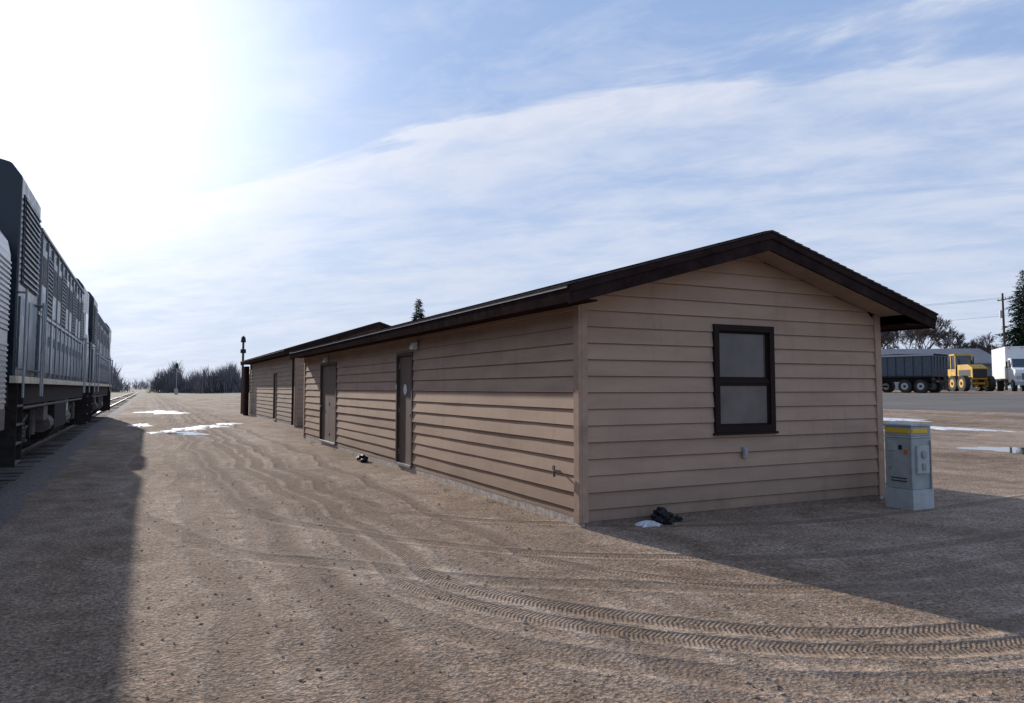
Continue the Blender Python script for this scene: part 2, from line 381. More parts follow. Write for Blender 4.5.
def building(name,x0,x1,y0,y1,ze,zp,oh_e,oh_g,mat,doors,windows,seed,oh_r=0.0):
    root=empty(name,(x0,y0,0))
    def par(o): 
        o.parent=root; o.matrix_parent_inverse=Matrix.Translation((-x0,-y0,0)); return o
    xm=(x0+x1)/2; slope=(zp-ze)/(xm-(x0-oh_e)); th=0.20
    zs=lambda x: zp-slope*abs(x-xm)
    zw=zs(x0)-th
    mb=MB()
    siding(mb,(x0,y0),(0,1),(-1,0),y1-y0,0.10,zw,mat,[(a-y0,b_-y0,c,d) for a,b_,c,d in doors],seed=seed)
    siding(mb,(x1,y0),(0,1),(1,0),y1-y0,0.10,zw,mat,seed=seed+1)
    W=x1-x0
    def top(z):
        if z<=zw: return (0,W)
        dd=(z-zw)/slope; return (dd,W-dd)
    siding(mb,(x0,y0),(1,0),(0,-1),W,0.06,zp-th-0.005,mat,[(a-x0,b_-x0,c,d) for a,b_,c,d in windows],top=top,seed=seed+2)
    siding(mb,(x0,y1),(1,0),(0,1),W,0.06,zp-th-0.005,mat,top=top,seed=seed+3)
    par(mb.obj('walls'))
    mb=MB(); 
    mb.prism([(x0+0.10,0.0),(x1-0.10,0.0),(x1-0.10,zw-0.03),(xm,zp-th-0.06),(x0+0.10,zw-0.03)],y0+0.10,y1-0.10,'black')
    par(mb.obj('inner_shell'))
    mb=MB(); t=0.042
    for (cx,cy,sx_,sy_) in ((x0,y0,-1,-1),(x0,y1,-1,1),(x1,y0,1,-1),(x1,y1,1,1)):
        mb.box((cx+sx_*t,cy-sy_*0.085,0.05),(cx-sx_*0.0,cy+sy_*(t-0.002),zw+0.0),'trim')
        mb.box((cx,cy,0.05),(cx-sx_*0.085,cy+sy_*t,zw+0.01),'trim')
    par(mb.obj('corner_boards',bevel=0.003))
    mb=MB()
    mb.box((x0-0.012,y0-0.012,-0.15),(x0+0.05,y1+0.012,0.115),'found'); mb.box((x1-0.05,y0-0.012,-0.15),(x1+0.012,y1+0.012,0.115),'found')
    mb.box((x0+0.05,y0-0.012,-0.15),(x1-0.05,y0+0.05,0.075),'dirtboard'); mb.box((x0+0.05,y1-0.05,-0.15),(x1-0.05,y1+0.012,0.075),'dirtboard')
    par(mb.obj('foundation'))
    xl=x0-oh_e; xr=x1+oh_e+oh_r; g0=y0-oh_g; g1=y1+oh_g
    mb=MB()
    c=0.03
    mb.prism([(xl-c,zs(xl-c)),(xm,zp),(xr+c,zs(xr+c)),(xr+c,zs(xr+c)+0.022),(xm,zp+0.024),(xl-c,zs(xl-c)+0.022)],g0-c,g1+c,'shingle')
    nst=int((xm-xl)/0.14)
    for i in range(nst):
        for sgn in (-1,1):
            xa=xm+sgn*(i*0.14+0.01); xb=xm+sgn*(i*0.14+0.135)
            za=zs(xa)+0.024; zb=zs(xb)+0.028
            mb.face([(xa,g0-c,za),(xb,g0-c,zb+0.006),(xb,g1+c,zb+0.006),(xa,g1+c,za)],'shingle')
    par(mb.obj('roof'))
    mb=MB()
    d1=0.24
    for ya,yb in ((g0,g0+0.035),(g1-0.035,g1)):
        mb.prism([(xl,zs(xl)-0.003-d1+0.02),(xm,zp-d1-0.003),(xr,zs(xr)-0.003-d1+0.02),(xr,zs(xr)-0.003),(xm,zp-0.003),(xl,zs(xl)-0.003)],ya,yb,'fascia')
    for xa,xb,xq in ((xl,xl+0.03,xl),(xr-0.03,xr,xr)):
        mb.box((xa,g0+0.037,zs(xq)-0.20),(xb,g1-0.037,zs(xq)-0.006),'fascia')
    for ya,yb in ((g0-0.02,g0-0.002),(g1+0.002,g1+0.02)):
        mb.prism([(xl-0.01,zs(xl)-0.09),(xm,zp-0.088),(xr+0.01,zs(xr)-0.09),(xr+0.01,zs(xr)-0.006),(xm,zp-0.006),(xl-0.01,zs(xl)-0.006)],ya,yb,'fascia')
    par(mb.obj('fascia_boards',bevel=0.003))
    mb=MB()
    mb.box((xl-0.022,g0+0.04,zs(xl)-0.035),(xl-0.002,g1-0.04,zs(xl)-0.012),'drip')
    mb.box((xr+0.002,g0+0.04,zs(xr)-0.035),(xr+0.022,g1-0.04,zs(xr)-0.012),'drip')
    par(mb.obj('drip_edge'))
    mb=MB()
    for sgn,xe,xw in ((-1,xl+0.032,x0-0.035),(1,xr-0.032,x1+0.035)):
        z_=zs(xl)-0.17 if sgn<0 else zs(xr)-0.17
        mb.box((xe,g0+0.04,z_),(xw,g1-0.04,z_+0.02),'fascia')
    for ya,yb in ((g0+0.037,y0-0.035),(y1+0.035,g1-0.037)):
        mb.prism([(x0-0.03,zs(x0-.03)-th-0.005),(xm,zp-th-0.005),(x1+0.03,zs(x1+.03)-th-0.005),(x1+0.03,zs(x1+.03)-th+0.012),(xm,zp-th+0.012),(x0-0.03,zs(x0-.03)-th+0.012)],ya,yb,'soffit')
    par(mb.obj('soffit'))
    return root,par
X0,X1,Y0,Y1=4.67,9.95,7.64,24.9
doors=[(13.83,14.87,0.12,2.36),(20.3,22.4,0.12,2.36)]
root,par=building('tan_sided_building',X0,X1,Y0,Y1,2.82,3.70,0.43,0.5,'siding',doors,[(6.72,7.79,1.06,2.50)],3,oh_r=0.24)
def door(mb,x,a,b_,z0,z1,leafs):
    fw=0.06
    mb.box((x-0.040,a,z0),(x+0.09,a+fw,z1),'doorframe'); mb.box((x-0.040,b_-fw,z0),(x+0.09,b_,z1),'doorframe')
    mb.box((x-0.040,a+fw,z1-fw),(x+0.09,b_-fw,z1),'doorframe'); mb.box((x-0.055,a+fw,z0-0.03),(x+0.09,b_-fw,z0+0.02),'metal')
    w=(b_-a-2*fw)/leafs
    for i in range(leafs):
        p=a+fw+i*w+0.004; q=a+fw+(i+1)*w-0.004
        mb.box((x+0.02,p,z0+0.025),(x+0.06,q,z1-fw-0.004),'door')
        yk=p+0.07 if i==0 else q-0.07
        mb.cyl((x+0.02,yk,1.12),(x-0.04,yk,1.12),0.012,'metal'); mb.cyl((x-0.025,yk,1.12),(x-0.05,yk,1.12),0.03,'metal')
        mb.cyl((x+0.02,yk,1.27),(x+0.008,yk,1.27),0.025,'metal')
        for hz in (0.35,1.2,2.1): 
            yh=q-0.002 if i==0 else p+0.002
            mb.cyl((x+0.015,yh,hz-0.05),(x+0.015,yh,hz+0.05),0.009,'metal',6)
mb=MB(); door(mb,X0,*doors[0],1)
mb.cyl((X0+0.019,14.42,1.62),(X0+0.012,14.42,1.62),0.11,'white',18)
mb.box((X0-0.044,14.82,1.62),(X0-0.0405,14.865,1.72),'white')
par(mb.obj('door',bevel=0.003))
mb=MB(); door(mb,X0,*doors[1],2); par(mb.obj('double_door',bevel=0.003))
def walllamp(x,y,z):
    mb=MB(); mb.box((x-0.06,y-0.07,z-0.08),(x-0.022,y+0.07,z+0.08),'metal')
    mb.prism([(x-0.06,z-0.08),(x-0.06,z+0.07),(x-0.13,z+0.05),(x-0.17,z-0.05),(x-0.15,z-0.08)],y-0.09,y+0.09,'white')
    par(mb.obj('wall_lamp',bevel=0.006))
walllamp(X0,13.55,2.47); walllamp(X0,21.4,2.47)
mb=MB(); a,b_,c_,d_=6.72,7.79,1.06,2.50; yv=Y0
fw=0.085
for (p,q,r_,s_) in ((a,a+fw,c_,d_),(b_-fw,b_,c_,d_),(a+fw,b_-fw,c_,c_+fw),(a+fw,b_-fw,d_-fw,d_)):
    mb.box((p,yv-0.055,r_),(q,yv+0.06,s_),'winframe')
zm=1.74
mb.box((a+fw,yv-0.03,zm-0.03),(b_-fw,yv+0.05,zm+0.03),'winframe')
for (zz0,zz1,dy) in ((c_+fw,zm-0.03,0.0),(zm+0.03,d_-fw,0.015)):
    mb.box((a+fw,yv-0.02+dy,zz0),(a+fw+0.028,yv+0.03+dy,zz1),'winframe'); mb.box((b_-fw-0.028,yv-0.02+dy,zz0),(b_-fw,yv+0.03+dy,zz1),'winframe')
    mb.box((a+fw+.028,yv-0.02+dy,zz0),(b_-fw-.028,yv+0.03+dy,zz0+0.028),'winframe'); mb.box((a+fw+.028,yv-0.02+dy,zz1-0.028),(b_-fw-.028,yv+0.03+dy,zz1),'winframe')
mb.box((a+fw+.028,yv+0.01,zm+.058),(b_-fw-.028,yv+0.02,d_-fw-.028),'glass')
mb.box((a+fw+.028,yv-0.006,c_+fw+.028),(b_-fw-.028,yv+0.004,zm-.058),'screen')
mb.box((a-0.03,yv-0.07,c_-0.03),(b_+0.03,yv-0.0,c_-0.002),'winframe')
par(mb.obj('window',bevel=0.003))
mb=MB()
mb.box((7.18,Y0-0.06,0.72),(7.26,Y0-0.02,0.86),'metal'); mb.box((7.19,Y0-0.072,0.745),(7.25,Y0-0.06,0.835),'metal')
mb.cyl((X0-0.02,8.10,0.62),(X0-0.11,8.10,0.62),0.014,'metal'); mb.cyl((X0-0.10,8.10,0.62),(X0-0.10,8.10,0.55),0.016,'steel'); mb.cyl((X0-0.10,8.10,0.66),(X0-0.115,8.10,0.66),0.035,'steel',8)
par(mb.obj('outlet_and_hose_bib',bevel=0.003))
mb=MB(); mb.box((X0-0.0455,7.70,1.60),(X0-0.044,7.72,1.64),'red'); par(mb.obj('sticker'))
root2,par2=building('tan_outbuilding',5.65,12.6,32.3,47.6,3.25,4.55,0.55,0.5,'siding2',[(37.2,38.2,0.12,2.4)],[],20)
mb=MB(); door(mb,5.65,37.2,38.2,0.12,2.4,1); par2(mb.obj('door'))
mb=MB()
mb.box((5.28,47.0,0),(5.5,47.9,2.95),'fascia'); par2(mb.obj('dark_end_post'))
mb=MB(); mb.cyl((5.52,32.15,0.1),(5.52,32.15,3.0),0.05,'fascia'); par2(mb.obj('downspout'))
def lumpy(name,cx,cy,items,mat):
    import bmesh
    bm=bmesh.new()
    for (dx,dy,dz,sx_,sy_,sz_) in items:
        r=bmesh.ops.create_icosphere(bm,subdivisions=3,radius=1.0)
        for v_ in r['verts']:
            q=v_.co.copy(); k=1+0.22*math.sin(q.x*5+dx*9)*math.cos(q.y*6+3*dz)+0.16*math.sin(q.z*9+q.x*7+dy*20)
            v_.co=Vector((cx+dx+q.x*sx_*k,cy+dy+q.y*sy_*k,max(0.0,dz+q.z*sz_*k)))
    me=bpy.data.meshes.new(name); bm.to_mesh(me); bm.free(); me.materials.append(M[mat])
    o=bpy.data.objects.new(name,me); scene.collection.objects.link(o)
lumpy('black_trash_bag',5.68,7.40,[(0,0,0.07,0.14,0.08,0.12),(-0.10,-0.02,0.03,0.07,0.06,0.06),(0.14,0.02,0.03,0.10,0.05,0.07),(0.26,0.03,0.02,0.07,0.04,0.05),(0.04,-0.08,0.02,0.06,0.05,0.03)],'black')
lumpy('black_trash_bag',4.42,16.6,[(0,0,0.06,0.10,0.13,0.09),(0.02,0.25,0.04,0.09,0.12,0.07),(-0.05,-0.2,0.03,0.07,0.1,0.05)],'black')
# ------------------------------------------------------------ utility cabinet
u=empty('utility_cabinet',(9.60,6.93,0),0)
h=0.205
mb=MB()
mb.box((-h-.012,-h-.012,-0.05),(h+.012,h+.012,0.26),'box2')
mb.box((-h,-h,0.263),(h,h,0.96),'box')
mb.box((-h-.008,-h-.008,0.963),(h+.008,h+.008,0.985),'box2')
mb.box((-h,-h,0.988),(h,h,1.12),'box')
mb.prism([(-h-.015,1.123),(h+.015,1.123),(h+.015,1.15),(0.0,1.17),(-h-.015,1.15)],-h-.015,h+.015,'box2')
mb.obj('cabinet_body',u,bevel=0.006)
mb=MB()
mb.box((-h-.008,-0.19,1.03),(-h-.001,0.19,1.09),'label'); mb.box((-h-.007,0.02,0.78),(-h-.001,0.16,0.92),'box2')
mb.box((-h-.010,-0.06,0.80),(-h-.001,-0.01,0.86),'black'); mb.box((-h-.008,-0.14,0.74),(-h-.001,-0.09,0.80),'orange')
mb.cyl((-h,0.12,0.55),(-h-.03,0.12,0.55),0.016,'metal'); mb.box((-h-.012,-0.200,0.30),(-h-.001,-0.190,0.93),'metal')
mb.box((-h-.006,-0.12,0.36),(-h-.001,0.12,0.375),'grille'); mb.box((-h-.006,-0.12,0.40),(-h-.001,0.12,0.415),'grille')
mb.box((-0.19,-h-.008,1.03),(0.12,-h-.001,1.09),'label')
mb.box((-0.13,-h-.03,0.48),(0.12,-h-.001,0.86),'box2'); mb.cyl((0,-h-.03,0.74),(0,-h-.05,0.74),0.055,'metal',16)
mb.box((-0.04,-h-.045,0.53),(0.03,-h-.031,0.62),'metal'); mb.cyl((0.16,-h-.02,0.26),(0.16,-h-.02,0.93),0.012,'metal',8)
mb.obj('labels_and_latches',u,bevel=0.002)
# ------------------------------------------------------------ track & train
TX=-3.35; RT=0.2
mb=MB()
prof=[(-2.6,-0.03),(-1.5,0.05),(1.45,0.05),(1.85,0.0),(2.1,-0.05)]
ysb=list(np.arange(-40,60,0.5))+grow(60,2500,1,1.1,60)
k=mb.mi('ballast')
for y in ysb:
    for (x,z) in prof: mb.v.append((TX+x+0.06*rng.normal()*(abs(x)>1.6),y,z+0.012*rng.normal()))
for j in range(len(ysb)-1):
    for i in range(4): a=j*5+i; mb.f.append((a,a+1,a+6,a+5)); mb.m.append(k)
mb.obj('track_ballast',smooth=True)
rt=empty('railway_track',(TX,0,0))
mb=MB()
for s in (-0.7175,0.7175):
    mb.box((s-0.035,-40,RT-0.04),(s+0.035,2500,RT),'rail'); mb.box((s-0.008,-40,0.09),(s+0.008,2500,RT-0.04),'steel'); mb.box((s-0.065,-40,0.075),(s+0.065,2500,0.09),'steel')
mb.obj('rails',rt)
mb=MB()
for i in range(-50,420): 
    y=i*0.6; d=rng.normal()*0.02; mb.box((-1.3+d,y-0.11,0.0),(1.3+d,y+0.11,0.058+0.004*rng.random()),'tie')
mb.obj('ties',rt)
def wheel(mb,x,y,r,w,mat='steel'):
    mb.cyl((x-w/2,y,r+RT),(x+w/2,y,r+RT),r,mat,24); mb.cyl((x+w/2,y,r+RT),(x+w/2+0.05,y,r+RT),r*0.35,'under2',12)
def truck(mb,yc,wb,r=0.5,n=2):
    for i in range(n):
        y=yc-wb/2+wb*i/(n-1)
        for s in (-1,1): wheel(mb,s*0.74,y,r,0.13)
        mb.cyl((-0.95,y,r+RT),(0.95,y,r+RT),0.09,'under',10)
        for s in (-1,1):
            mb.box((s*0.9,y-0.17,r+RT-0.17),(s*1.10,y+0.17,r+RT+0.17),'under2'); mb.cyl((s*1.10,y,r+RT),(s*1.16,y,r+RT),0.12,'under',14)
    for s in (-1,1):
        mb.prism([(yc-wb/2-0.6,0.95),(yc-wb/2+0.35,0.95),(yc-0.5,0.58),(yc+0.5,0.58),(yc+wb/2-0.35,0.95),(yc+wb/2+0.6,0.95),(yc+wb/2+0.6,1.15),(yc-wb/2-0.6,1.15)],s*0.92,s*1.08,'under','x')
        for dy in (-0.55,0,0.55):
            for q in range(5): mb.cyl((s*1.06,yc+dy,0.68+q*0.08),(s*1.06,yc+dy,0.72+q*0.08),0.11,'under2',12)
        for dy in (-wb/2-0.45,wb/2+0.45):
            mb.cyl((s*1.12,yc+dy,0.65),(s*1.12,yc+dy,1.2),0.08,'under2',10)
        mb.cyl((s*1.15,yc-0.9,0.8),(s*1.15,yc+0.9,1.1),0.025,'under2',6)
def locomotive(y0):
    e=empty('diesel_locomotive',(TX,y0,0))
    mb=MB()
    S=1.50; B=1.78
    def prof(zt): return [(-S,B),(S,B),(S,zt-0.30),(S-0.16,zt-0.08),(S-0.50,zt),(-S+0.50,zt),(-S+0.16,zt-0.08),(-S,zt-0.30)]
    mb.prism(prof(5.28),0.15,2.4,'locog')
    mb.prism(prof(4.92),2.402,12.8,'locog')
    mb.prism(prof(5.12),12.802,15.2,'locog')
    mb.prism([(15.202,B),(16.8,B),(16.8,2.9),(16.3,3.5),(15.5,3.9),(15.202,4.4)],-S+0.05,S-0.05,'locog','x')
    mb.obj('carbody',e,bevel=0.03)
    mb=MB()
    mb.box((-S+0.10,0.0,1.36),(S-0.10,17.0,B-0.002),'under'); 
    for s in (-1,1):
        xx=s*(S+0.022); 
        mb.box((s*(S-0.05),0.05,B-0.05),(xx+s*0.008,16.9,B+0.06),'sill')
        y=2.6; i=0
        while y<12.6:
            mb.box((s*S,y,1.86),(s*(S+0.035),y+0.05,4.52),'locogrey'); 
            mb.box((s*S,y+0.12,1.95),(s*(S+0.02),y+0.46,2.95),'silver' if i%4==2 else 'locopanel'); mb.box((s*S,y+0.49,1.95),(s*(S+0.02),y+0.83,2.95),'locopanel')
            if i%3!=1: 
                mb.box((s*S,y+0.12,3.1),(s*(S+0.02),y+0.82,4.30),'locog')
                mb.box((s*(S+0.02),y+0.2,3.6),(s*(S+0.026),y+0.74,4.15),'grille')
            else:
                mb.box((s*S,y+0.12,3.1),(s*(S+0.012),y+0.82,4.3),'grille')
                for q in range(14): mb.box((s*(S+0.012),y+0.12,3.13+q*0.083),(s*(S+0.035),y+0.82,3.155+q*0.083),'locogrey')
            mb.box((s*(S+0.02),y+0.72,2.5),(s*(S+0.06),y+0.76,2.7),'metal')
            y+=0.92; i+=1
        mb.box((s*S,2.42,3.0),(s*(S+0.028),12.78,3.06),'silver')
        mb.box((s*S,0.4,3.3),(s*(S+0.012),2.2,4.75),'grille')
        for q in range(15): mb.box((s*(S+0.012),0.4,3.33+q*0.095),(s*(S+0.04),2.2,3.36+q*0.095),'locopanel')
        mb.box((s*S,0.3,1.95),(s*(S+0.02),1.2,3.1),'locopanel'); mb.box((s*S,1.3,1.95),(s*(S+0.02),2.2,3.1),'locopanel')
        mb.box((s*S,2.42,4.56),(s*(S+0.04),12.78,4.61),'locogrey')
        for yy_ in (0.2,2.3,2.55,12.5,12.95,15.0):
            mb.cyl((s*(S+0.11),yy_,1.5),(s*(S+0.11),yy_,3.2),0.020,'silver',6)
            for zz in (1.95,3.15): mb.cyl((s*S,yy_,zz),(s*(S+0.11),yy_,zz),0.018,'metal',6)
        for yy_ in (0.4,15.6):
            for q in range(4): mb.box((s*1.15,yy_,0.45+q*0.3),(s*(S+0.02),yy_+0.6,0.48+q*0.3),'under2')
            mb.box((s*1.2,yy_-0.03,0.42),(s*(S+0.02),yy_-0.001,1.72),'under'); mb.box((s*1.2,yy_+0.601,0.42),(s*(S+0.02),yy_+0.63,1.72),'under')
        mb.box((s*S,13.9,3.4),(s*(S+0.012),14.9,4.1),'glassdark'); mb.box((s*S,13.1,1.9),(s*(S+0.02),13.7,4.0),'locopanel')
        for yy_ in (6.2,9.9): mb.cyl((s*1.2,yy_,0.85),(s*1.2,yy_+1.4,0.85),0.2,'under2',12)
        mb.box((s*1.0,5.4,0.95),(s*1.35,6.1,1.5),'under2'); mb.box((s*1.0,11.0,0.9),(s*1.3,11.5,1.4),'silver')
        mb.cyl((s*1.38,2.0,1.30),(s*1.38,15.0,1.30),0.03,'under2',6)
    mb.prism([(-1.2,0.45),(1.2,0.45),(1.4,0.70),(1.4,1.35),(-1.4,1.35),(-1.4,0.70)],7.0,9.7,'under')
    for yy_ in (3.6,5.2,6.8): 
        mb.cyl((0,yy_,4.90),(0,yy_,5.08),0.62,'locogrey',20); mb.cyl((0,yy_,5.08),(0,yy_,5.10),0.55,'grille',20)
    for yy_ in (8.8,10.2,11.6): mb.box((-0.5,yy_,4.9),(0.5,yy_+0.9,5.05),'locogrey')
    mb.cyl((0.6,13.6,5.1),(0.6,13.6,5.3),0.07,'metal',8); mb.cyl((0.6,13.3,5.26),(0.6,13.9,5.26),0.09,'metal',10,0.04)
    mb.box((-0.25,-0.35,0.95),(0.25,0.15,1.25),'under'); mb.box((-0.25,16.9,0.95),(0.25,17.35,1.25),'under')
    mb.prism([(-1.3,0.35),(1.3,0.35),(1.4,1.35),(-1.4,1.35)],16.95,17.05,'under')
    mb.obj('side_details',e)
    mb=MB(); truck(mb,3.6,2.74); truck(mb,13.2,2.74); mb.obj('trucks',e)
    return e
locomotive(13.55); locomotive(31.1)
e=empty('stainless_baggage_car',(TX,-12.7,0)); Ln=25.6
mb=MB()
S=1.50; arc=[(S*math.cos(a),3.60+0.85*math.sin(a)) for a in np.linspace(0,math.pi,14)]
mb.prism([(-S,1.35),(S,1.35)]+arc,0.1,Ln,'stainless')
for s in (-1,1):
    z=1.42
    while z<3.5:
        if not(2.25<z<2.45): 
            mb.prism([(s*S,z),(s*(S+0.024),z+0.014),(s*(S+0.024),z+0.040),(s*S,z+0.055)],0.15,Ln-0.05,'stainless')
        z+=0.075
    for yy_ in (6,17): mb.box((s*(S+0.026),yy_,1.5),(s*(S+0.05),yy_+2.4,3.4),'stainless')
mb.obj('carbody',e)
mb=MB()
mb.box((-S-0.01,0.1,1.05),(S+0.01,Ln,1.348),'under2')
for a,b_ in ((5.5,8.2),(9.5,12),(14,17)): mb.box((-1.3,a,0.5),(1.3,b_,1.05),'under')
mb.prism([(-0.9,1.1),(0.9,1.1),(0.9,4.0),(-0.9,4.0)],Ln,Ln+0.35,'black')
mb.box((-0.2,Ln+0.35,0.85),(0.2,Ln+0.6,1.15),'under')
truck(mb,3.2,2.6,0.46); truck(mb,Ln-3.2,2.6,0.46)
mb.obj('underframe',e)
mb=MB(); px,py=5.5,50.5
mb.cyl((px,py,0),(px,py,4.6),0.09,'wood',10,0.07); mb.cyl((px,py,4.6),(px,py,4.95),0.17,'black',12,0.12); mb.cyl((px,py,4.95),(px,py,5.02),0.05,'black',8)
mb.box((px-0.16,py-0.12,3.9),(px+0.16,py+0.12,4.15),'black'); mb.obj('lamp_post')
def signal(x,y,h):
    mb=MB(); mb.cyl((x,y,0),(x,y,h),0.07,'metal',8); mb.box((x-0.28,y-0.08,h-1.3),(x+0.28,y+0.08,h-0.1),'black')
    for q in range(3): mb.cyl((x,y-0.10,h-0.35-q*0.36),(x,y-0.3,h-0.35-q*0.36),0.10,'black',10)
    mb.box((x-0.4,y+0.5,0),(x+0.4,y+1.2,1.5),'metal'); mb.obj('railway_signal')
signal(6.6,205,8.0)
# ------------------------------------------------------------ trees
def conifer(name,x,y,h,w,seed,z0=None,dens=1.0):
    r=random.Random(seed); z0=Hh(x,y) if z0 is None else z0
    mb=MB(); mb.cyl((x,y,z0-0.2),(x,y,z0+h*0.985),0.014*h,'bark',8,0.02)
    k=mb.mi('needle')
    z=0.08*h
    while z<h*0.99:
        t=z/h; R=w*0.5*(1-t)**0.75*(0.7+0.5*r.random())+0.08
        nb=int((9+9*(1-t))*dens); a0=r.random()*6.28
        for j in range(nb):
            a=a0+6.28*j/nb+r.uniform(-.4,.4); Rb=R*r.uniform(0.5,1.25)
            dz=-0.22*Rb+r.uniform(-.25,.15)
            tip=Vector((x+Rb*math.cos(a),y+Rb*math.sin(a),z0+z+dz)); base=Vector((x,y,z0+z))
            nseg=max(2,int(Rb*3.2))
            for q in range(nseg):
                f_=(q+0.7)/nseg; c=base.lerp(tip,f_)
                for _ in range(4):
                    s=(0.24+0.06*Rb)*r.uniform(0.6,1.3)*(0.65 if t>0.85 else 1)
                    d=Vector((math.cos(a)+r.uniform(-.8,.8),math.sin(a)+r.uniform(-.8,.8),r.uniform(-.8,.35))).normalized()
                    sd=d.cross(Vector((r.uniform(-1,1),r.uniform(-1,1),1))).normalized()*s*0.30
                    p=c+Vector((r.uniform(-.15,.15),r.uniform(-.15,.15),r.uniform(-.2,.12)))
                    i=len(mb.v); mb.v+=[tuple(p-sd),tuple(p+sd),tuple(p+d*s*1.7)]; mb.f.append((i,i+1,i+2)); mb.m.append(k)
        z+=h*0.014*r.uniform(0.8,1.2)+0.08
    mb.obj(name)
def baretree(name,x,y,h,seed,spread=0.60,levels=7,z0=None):
    r=random.Random(seed); z0=Hh(x,y) if z0 is None else z0
    mb=MB()
    def br(p,d,L_,rad,lv):
        q=p+d*L_; m_='bark' if lv>levels-3 else 'twig'
        n=6 if lv>levels-2 else 3
        if lv>2:
            mid_=p.lerp(q,0.5)+Vector((r.uniform(-1,1),r.uniform(-1,1),r.uniform(-.3,.3)))*L_*0.07
            mb.cyl(p,mid_,rad,m_,n,rad*0.85,caps=False); mb.cyl(mid_,q,rad*0.85,m_,n,rad*0.65,caps=False)
        else: mb.cyl(p,q,rad,m_,3,rad*0.5,caps=False)
        if lv==0: return
        kids=3 if lv>1 else 4
        for _ in range(kids):
            ax=Vector((r.uniform(-1,1),r.uniform(-1,1),r.uniform(-.5,.6))).normalized()
            nd=(d+ax*spread*r.uniform(0.7,1.4)+Vector((0,0,0.10))).normalized()
            br(p.lerp(q,r.uniform(0.55,1.0)),nd,L_*r.uniform(0.66,0.86),max(0.020,rad*0.58),lv-1)
    br(Vector((x,y,z0-0.1)),Vector((r.uniform(-.08,.08),r.uniform(-.08,.08),1)).normalized(),h*0.20,h*0.017,levels)
    zs_=max(p[2] for p in mb.v)-z0; kz=h/zs_
    mb.v=[(x+(p[0]-x)*kz,y+(p[1]-y)*kz,z0+(p[2]-z0)*kz) for p in mb.v]
    mb.obj(name)
conifer('spruce_tree',25.8,75.0,10.9,4.4,5)
conifer('spruce_tree',106.5,59.0,16.6,7.0,8)
conifer('spruce_tree',113,55,13.5,7.0,9)
baretree('bare_tree',104.5,81,11.5,21); baretree('bare_tree',109,77,12.0,22); baretree('bare_tree',100.5,85,11.8,23); baretree('bare_tree',112.5,73,10.2,24)
baretree('bare_tree',96.5,88,11.2,25); baretree('bare_tree',116,70,9.0,26)
mb=MB(); k=mb.mi('distant'); r=random.Random(11)
def woods(x,y,w,h,n):
    for i in range(n):
        px_=x+r.gauss(0,w*0.42); py_=y+r.gauss(0,w*0.3); t=max(0.03,1-((px_-x)/(w))**2)
        zt=h*t*r.uniform(0.35,1.0)*(0.85+0.15*math.sin(px_*0.9+y)); zb=zt*r.uniform(0.0,0.75)
        lean=r.gauss(0,0.10)*h; ww=r.uniform(0.008,0.022)*h*0.6
        i0=len(mb.v); b0=float(np.interp(px_,KX,KZ))
        mb.v+=[(px_-ww,py_,b0+zb-0.2),(px_+ww,py_+ww,b0+zb-0.2),(px_+lean,py_,b0+zt)]; mb.f.append((i0,i0+1,i0+2)); mb.m.append(k)
for i in range(26): woods(-14-i*9+r.uniform(-3,3),330+i*6+r.uniform(-30,30),9,r.uniform(10,14.5),800)
for i in range(28): woods(7+i*3.6+r.uniform(-1.5,1.5),255+r.uniform(-25,30),7,r.uniform(7.5,13.5),950)
for i in range(14): woods(-8+i*12,900+r.uniform(-30,30),26,r.uniform(12,17),300)
for i in range(30): woods(95+i*7,240-i*4.5+r.uniform(-12,12),9,r.uniform(7,11),350)
for i in range(16): woods(150+r.uniform(-8,8),20+i*9,9,r.uniform(6,9),350)
mb.obj('distant_trees')
def upole(x,y,h,rz=0.0,nm='utility_pole'):
    mb=MB(); mb.cyl((0,0,-0.3),(0,0,h),0.17,'wood',10,0.11)
    mb.box((-1.25,-0.17,h-0.85),(1.25,-0.06,h-0.72),'wood')
    for s in (-1.15,-0.4,0.4,1.15): mb.cyl((s,-0.11,h-0.72),(s,-0.11,h-0.55),0.05,'black',8,0.03)
    mb.cyl((0.35,0,h-3.0),(0.35,0,h-2.1),0.24,'metal',12)
    mb.obj(nm,loc=(x,y,Hh(x,y)),rot=(0,0,rz))
upole(94,54.5,11.9,math.radians(60)); upole(58,120,12,math.radians(60))
def wires(p,q,hs,sag):
    mb=MB()
    for (o,z1,z2) in hs:
        pr=None
        for i in range(25):
            t=i/24; a=Vector((p[0]+o*0.5,p[1]+o*0.87,z1)).lerp(Vector((q[0]+o*0.5,q[1]+o*0.87,z2)),t); a.z-=sag*4*t*(1-t)
            if pr: mb.cyl(pr,a,0.014,'black',4,caps=False)
            pr=a
    mb.obj('power_lines')
wires((94,54.5),(58,120),[(-1.15,12.7,12.7),(1.15,12.7,12.7),(0,10.5,10.5)],1.0)
wires((94,54.5),(120,7),[(-1.15,12.7,12.7),(1.15,12.7,12.7),(0,10.5,10.5)],0.8)
g=empty('metal_shed',(98,68,1.38),math.radians(-32))
mb=MB(); mb.box((-12,-6,0),(7,6,3.6),'brick'); 
for i in range(4): mb.box((-10.5+i*4.2,-6.035,0.05),(-7.7+i*4.2,-6.005,3.0),'metal')
mb.obj('walls',g)
mb=MB(); mb.prism([(-6.6,3.4),(0,5.6),(6.6,3.4),(6.6,3.6),(0,5.8),(-6.6,3.6)],-12.6,7.6,'shedroof','x')
for i in range(33):
    xx=-12.3+i*0.6
    mb.face([(xx,-6.6,3.65),(xx+0.05,-6.6,3.65),(xx+0.05,0,5.85),(xx,0,5.85)],'drip')
mb.obj('roof',g)
